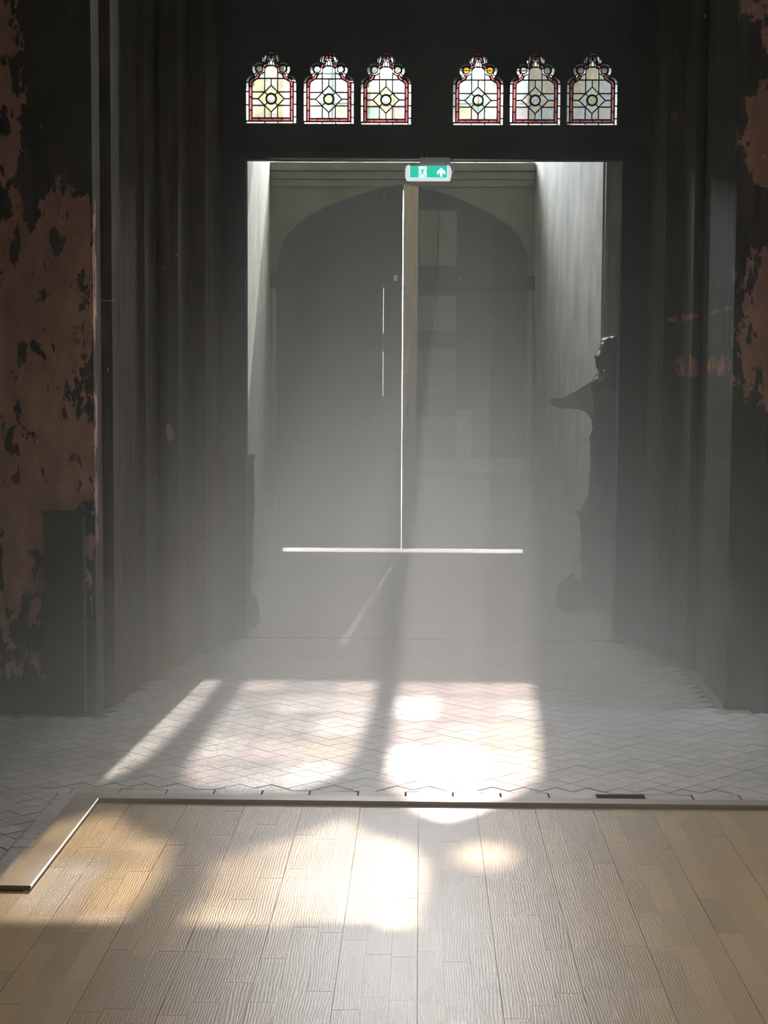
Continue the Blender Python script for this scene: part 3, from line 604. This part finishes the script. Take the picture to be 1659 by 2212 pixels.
for ln in (.10, .53, .10, .34):
    slab('edging_brick', M['tile'], -1.395, -1.327, y - ln + .003, y - .003, -.02, random.uniform(-.002, .001), .004, fl); y -= ln
# broad left tiles past the wood frame are part of the cells list; oak edge strips
ed = plan('edge_strip', M['edge_strip'], [(-1.325, 6.142), (2.6, 6.142), (2.6, 6.066), (-1.226, 6.066)], -.02, .003, fl)
ed['label'] = 'oak edge strip along the tiles'
ed = plan('edge_strip', M['edge_strip'], [(-1.325, 6.142), (-1.226, 6.066), (-1.226, 4.985), (-1.325, 5.075)], -.02, .003, fl); ed['label'] = 'short oak edge strip running towards the viewer on the left'
ed = plan('edge_strip', M['edge_strip'], [(-1.325, 5.075), (-1.226, 4.985), (-2.6, 4.985), (-2.6, 5.075)], -.02, .003, fl); ed['label'] = 'oak edge strip turning off to the left'
bm = bmesh.new(); tube(bm, [(-1.226, 6.066, -.001), (-1.226, 4.985, -.001)], .0045, 6); link('nosing', fin(bm, 'nosing'), M['conduit'], fl)
# parquet
PW = .0733; ZW = -.014; cols = []
pm = {}
def plank(x0, x1, y0, y1):
    bm = bmesh.new(); bx(bm, x0 + .0005, x1 - .0005, y0 + .0006, y1 - .0006, -.02, 0)
    return bm
pieces = []
i = -36
while i < 36:
    x0 = .0 + i * PW + .0002; x1 = x0 + PW; y = 2.6 + random.uniform(-.4, 0); end = 6.056
    while y < end - .01:
        ln = random.choice((.32, .40, .46, .52)); y1 = min(end, y + ln)
        if end - y1 < .08: y1 = end
        lim = 4.975 if x1 < -1.226 + 1e-3 else end
        if x0 < -1.226 < x1: pass
        ya, yb = y, min(y1, lim)
        if yb - ya > .02: pieces.append((x0, x1, ya, yb, i))
        y = y1
    i += 1
def seen(p): xc = (p[0] + p[1]) / 2; yc = p[3]; return yc > 3.9 and abs(xc + .02) < yc * .245
vis = [p for p in pieces if seen(p)]; rest = [p for p in pieces if not seen(p)]
print('visible planks', len(vis), 'tiles', len(cells))
if len(vis) > 296: vis.sort(key=lambda p: p[2]); rest += vis[296:]; vis = vis[:296]
def gapx(i): return .0011 if i % 3 == 0 else .0002
for x0, x1, ya, yb, i in vis:
    xa = max(x0 + gapx(i), -1.2255) if x1 > -1.2255 and ya > 4.9 else x0 + gapx(i)
    if xa >= x1: continue
    bm = bmesh.new(); bx(bm, xa, x1 - .0002, ya + .0004, yb - .0004, -.03, ZW + random.uniform(-.0003, .0003))
    link('plank', fin(bm, 'plank'), M['parquet'], fl)
bm = bmesh.new(); tones = []
for x0, x1, ya, yb, i in rest:
    if x1 > -1.2255 and x0 < -1.2255 and yb > 4.98: x0 = -1.2255
    n0 = len(bm.faces); bx(bm, x0 + .0004, x1 - .0002, ya + .0005, yb - .0005, -.03, ZW); tones += [random.random()] * (len(bm.faces) - n0)
bx(bm, -4.2, 4.2, -8, 2.3, -.03, ZW); tones += [.5] * 6
bx(bm, -4.2, -36 * PW, 2.3, 4.97, -.03, ZW); tones += [.5] * 6; bx(bm, 36 * PW, 4.2, 2.3, 6.05, -.03, ZW); tones += [.5] * 6
me = bpy.data.meshes.new('parquet_field'); bm.to_mesh(me); bm.free()
at = me.attributes.new('tone', 'FLOAT', 'FACE')
for k, v in enumerate(tones): at.data[k].value = v
o = link('parquet_field', me, M['parquet'], fl); o['kind'] = 'stuff'; o['label'] = 'oak parquet beyond the nearest strips'
# vestibule floor slabs and threshold
random.seed(5)
slab('threshold', M['tile'], -1.07, 1.20, 9.985, 10.28, -.02, .004, 0, fl)
y = 10.29
while y < 15.0:
    dy = random.uniform(.38, .5); x = -1.42
    while x < 1.55:
        dx = random.uniform(.4, .7); x2 = min(x + dx, 1.6)
        slab('stone_slab', M['tile'], x + .003, x2 - .003, y + .003, min(y + dy, 15.14) - .003, -.02, random.uniform(-.002, .001), .0015, fl); x = x2
    y += dy
# ------------------------------------------------------------------ things in the vestibule
def column_from_profile(name, prof, depth, cy, parent=None, m='plastic', right=1.50):
    """upright soft bundle: prof = (left edge x, z) from the floor up; the far side stays near x = right"""
    bm = bmesh.new(); rings = []; n = 48
    for k, (xl, z, xr) in enumerate(prof):
        cx = (xl + xr) / 2; rx = (xr - xl) / 2; ring = []
        for i in range(n):
            a = 2 * PI * i / n; wob = 1 + .06 * math.sin(3 * a + z * 9) + .05 * math.sin(7 * a - z * 17); wob = 1 if abs(math.cos(a) + 1) < .08 else wob
            ring.append(bm.verts.new((cx + rx * math.cos(a) * (wob if math.cos(a) > 0 else 1), cy + depth * math.sin(a) * wob, z)))
        rings.append(ring)
    for A, B in zip(rings, rings[1:]):
        for i in range(n): bm.faces.new((A[i], A[(i + 1) % n], B[(i + 1) % n], B[i]))
    bm.faces.new(rings[0][::-1]); bm.faces.new(rings[-1])
    me = fin(bm, name)
    for p in me.polygons: p.use_smooth = True
    return link(name, me, M[m], parent)
BY = 11.5
bun = empty('wrapped_bundle', (1.33, BY, 0)); tag(bun, 'tall knobbly bundle wrapped in shiny black plastic, beside the right jamb', 'bundle')
prof = [(1.15, .0), (1.145, .12), (1.143, .268), (1.147, .434), (1.138, .56), (1.128, .625), (1.104, .672), (1.123, .70), (1.162, .748), (1.19, .79), (1.197, .814), (1.195, .929), (1.204, .965), (1.207, 1.03),
        (1.202, 1.094), (1.194, 1.208), (1.212, 1.29), (1.227, 1.388), (1.222, 1.486), (1.208, 1.535), (1.194, 1.597), (1.205, 1.62), (1.224, 1.649), (1.24, 1.668), (1.245, 1.682), (1.232, 1.70), (1.222, 1.73), (1.224, 1.779), (1.238, 1.805), (1.256, 1.821), (1.258, 1.85), (1.268, 1.893), (1.285, 1.91), (1.31, 1.918)]
prof = [(x, z, 1.50 if z < 1.6 else (1.50 - (z - 1.6) * .35 if z < 1.88 else 1.40 - (z - 1.88) * 1.2)) for x, z in prof]
fine = []
for (xa, za, ra), (xb, zb, rb) in zip(prof, prof[1:]):
    n_ = max(1, int((zb - za) / .013))
    for q in range(n_): t_ = q / n_; fine.append((xa + (xb - xa) * t_, za + (zb - za) * t_, ra + (rb - ra) * t_))
fine.append(prof[-1])
wr = column_from_profile('wrapping', fine, .15, BY, bun)
from mathutils import noise as mn
for v in wr.data.vertices:                                         # crumples in the film
    c_ = v.co; k_ = abs(mn.noise(Vector((c_.x * 14, c_.y * 14, c_.z * 9)))) * .05 + abs(mn.noise(Vector((c_.x * 40, c_.y * 40, c_.z * 22)))) * .018
    d_ = Vector((c_.x - 1.34, c_.y - BY, 0)).normalized(); v.co = c_ - d_ * (k_ - .012)
random.seed(2)
for (a, b) in (((1.125, .70), (1.30, .80)), ((1.13, .69), (1.31, .77)), ((1.135, .675), (1.28, .685)), ((1.12, .655), (1.25, .652)), ((1.24, 1.30), (1.27, 1.45)), ((1.225, 1.62), (1.30, 1.72))):
    mid = ((a[0] + b[0]) / 2, BY - .16, (a[1] + b[1]) / 2 - .01); tube_o('fold', M['plastic'], [(a[0], BY - .06, a[1]), mid, (b[0], BY - .155, b[1])], [.003, .006, .002], bun, 6)
flp = prism_o('canvas_flap', M['canvas'], [(.909, 1.481), (.94, 1.485), (.994, 1.485), (1.098, 1.538), (1.194, 1.600), (1.27, 1.55), (1.27, 1.2), (1.213, 1.251), (1.211, 1.31), (1.195, 1.35), (1.169, 1.385), (1.119, 1.407), (.985, 1.413), (.926, 1.435)], BY + .02, BY + .035, bun)
flp['label'] = 'olive-grey pointed flap sticking out to the left'
adopt(bun)
def sack(name, c, r, label, seed, m='plastic'):
    random.seed(seed); bm = bmesh.new(); bmesh.ops.create_icosphere(bm, subdivisions=4, radius=1.0)
    ph = [random.uniform(0, 6) for _ in range(6)]
    for v in bm.verts:
        x, y, z = v.co; w_ = 1 + .06 * math.sin(5 * x + ph[0]) * math.cos(6 * z + ph[1]) + .04 * math.sin(11 * y + ph[2] + 4 * z) + .03 * math.sin(17 * x + 9 * z + ph[3])
        s_ = 1.0 if z < .3 else 1.0 - .18 * (z - .3)
        s_ = 1.0; v.co = (x * w_ * s_ * r[0], y * w_ * s_ * r[1], max(z * w_, -.82) * r[2])
    zmin = min(v.co.z for v in bm.verts); me = fin(bm, name)
    for p in me.polygons: p.use_smooth = True
    e = empty(name, (c[0], c[1], .002)); o = link('bag', me, M[m], e, (0, 0, -zmin)); z = max(v.co.z for v in me.vertices) - zmin
    bm = bmesh.new(); tube(bm, [(0, 0, z - .012), (.01, 0, z + .004), (.02, .005, z + .014)], [.025, .010, .018], 9); link('knot', fin(bm, 'knot'), M[m], e)
    tag(e, label, 'bag'); return e
sack('refuse_sack', (1.055, 11.32), (.10, .10, .125), 'slumped dark plastic sack at the foot of the tall wrapped bundle', 4)
sack('refuse_sack', (-1.082, 10.40), (.045, .09, .10), 'small dark plastic sack behind the left jamb', 9)
e = empty('leaning_panel', (-1.12, 10.58, 0)); tag(e, 'narrow dark ragged-edged panel standing behind the left jamb', 'panel')
o = prism_o('sheet', M['door_dark'], [(-1.140, 0.0), (-1.105, 0.0), (-1.112, .263), (-1.100, .509), (-1.094, .693), (-1.087, .754), (-1.090, .906), (-1.093, 1.059), (-1.083, 1.122), (-1.115, 1.116), (-1.140, 1.113)], 10.55, 10.60, e)
o2 = box('foot', M['door_dark'], -1.138, -1.108, 10.50, 10.66, 0, .03, e); adopt(e)
e = empty('wall_hook', (1.70, 7.88, 1.0)); tag(e, 'small bright metal hook on the right pier at the edge of view', 'hook')
box('back_plate', M['iron'], 1.685, 1.72, 7.885, 7.90, .60, .68, e, .003); tube_o('hook', M['steel'], [(1.690, 7.885, .635), (1.684, 7.865, .640), (1.71, 7.85, .632), (1.75, 7.85, .625)], .004, e); adopt(e)
# ------------------------------------------------------------------ haze: thickest over the floor, thinning with height
bm = bmesh.new()
def shell(pts, z0, z1):
    a = [bm.verts.new((p[0], p[1], z0)) for p in pts]; b = [bm.verts.new((p[0], p[1], z1)) for p in pts]; n = len(pts)
    bm.faces.new(a[::-1]); bm.faces.new(b)
    for i in range(n): bm.faces.new((a[i], a[(i + 1) % n], b[(i + 1) % n], b[i]))
shell([(-3.9, 5.0), (3.9, 5.0), (3.9, 7.86), (1.50, 7.88), (1.50, 8.6), (1.37, 9.45), (1.36, 9.86), (-1.22, 9.86), (-1.23, 9.38), (-1.33, 8.9), (-1.46, 7.85), (-1.55, 7.60), (-3.9, 7.60)], .004, 4.6)
shell([(-1.07, 9.861), (1.20, 9.861), (1.20, 9.94), (1.20, 10.119), (-1.07, 10.119), (-1.07, 9.94)], .006, 2.91)
shell([(-1.12, 10.12), (1.60, 10.12), (1.60, 12.02), (1.32, 12.04), (1.028, 15.03), (-1.395, 15.03)], .006, 4.6)
hz = link('haze', fin(bm, 'haze'), None)
hz['kind'] = 'stuff'; tag(hz, 'pale haze hanging in the doorway, thickest near the floor', 'haze')
m = bpy.data.materials.new('haze'); m.use_nodes = True; nt = m.node_tree; nt.nodes.clear(); out = N(nt, 'ShaderNodeOutputMaterial')
vs = N(nt, 'ShaderNodeVolumeScatter'); vs.inputs['Color'].default_value = (.93, .97, .95, 1); vs.inputs['Anisotropy'].default_value = HAZE_G
g = N(nt, 'ShaderNodeNewGeometry'); s = N(nt, 'ShaderNodeSeparateXYZ'); L(nt, g.outputs['Position'], s.inputs[0])
dx = mth(nt, 'DIVIDE', mth(nt, 'ADD', s.outputs[0], .08), 1.5); dn = mth(nt, 'MULTIPLY', mth(nt, 'SUBTRACT', s.outputs[1], 5.0), 1 / 3.5, clamp=True)
dz = mth(nt, 'EXPONENT', mth(nt, 'SUBTRACT', mth(nt, 'MULTIPLY', s.outputs[2], -1.0 / HAZE_H), mth(nt, 'MULTIPLY', dx, dx)))
dz = mth(nt, 'MULTIPLY', dz, mth(nt, 'ADD', mth(nt, 'MULTIPLY', dn, .85), .15)); low = mth(nt, 'MULTIPLY', mth(nt, 'EXPONENT', mth(nt, 'MULTIPLY', s.outputs[2], -1.0 / .5)), mth(nt, 'MULTIPLY', dn, HAZE_LOW))
L(nt, mth(nt, 'ADD', low, mth(nt, 'ADD', mth(nt, 'MULTIPLY', dz, HAZE_D), HAZE_0)), vs.inputs['Density'])
L(nt, vs.outputs[0], out.inputs['Volume']); hz.data.materials.append(m); m.cycles.volume_sampling = 'DISTANCE' if False else 'MULTIPLE_IMPORTANCE'
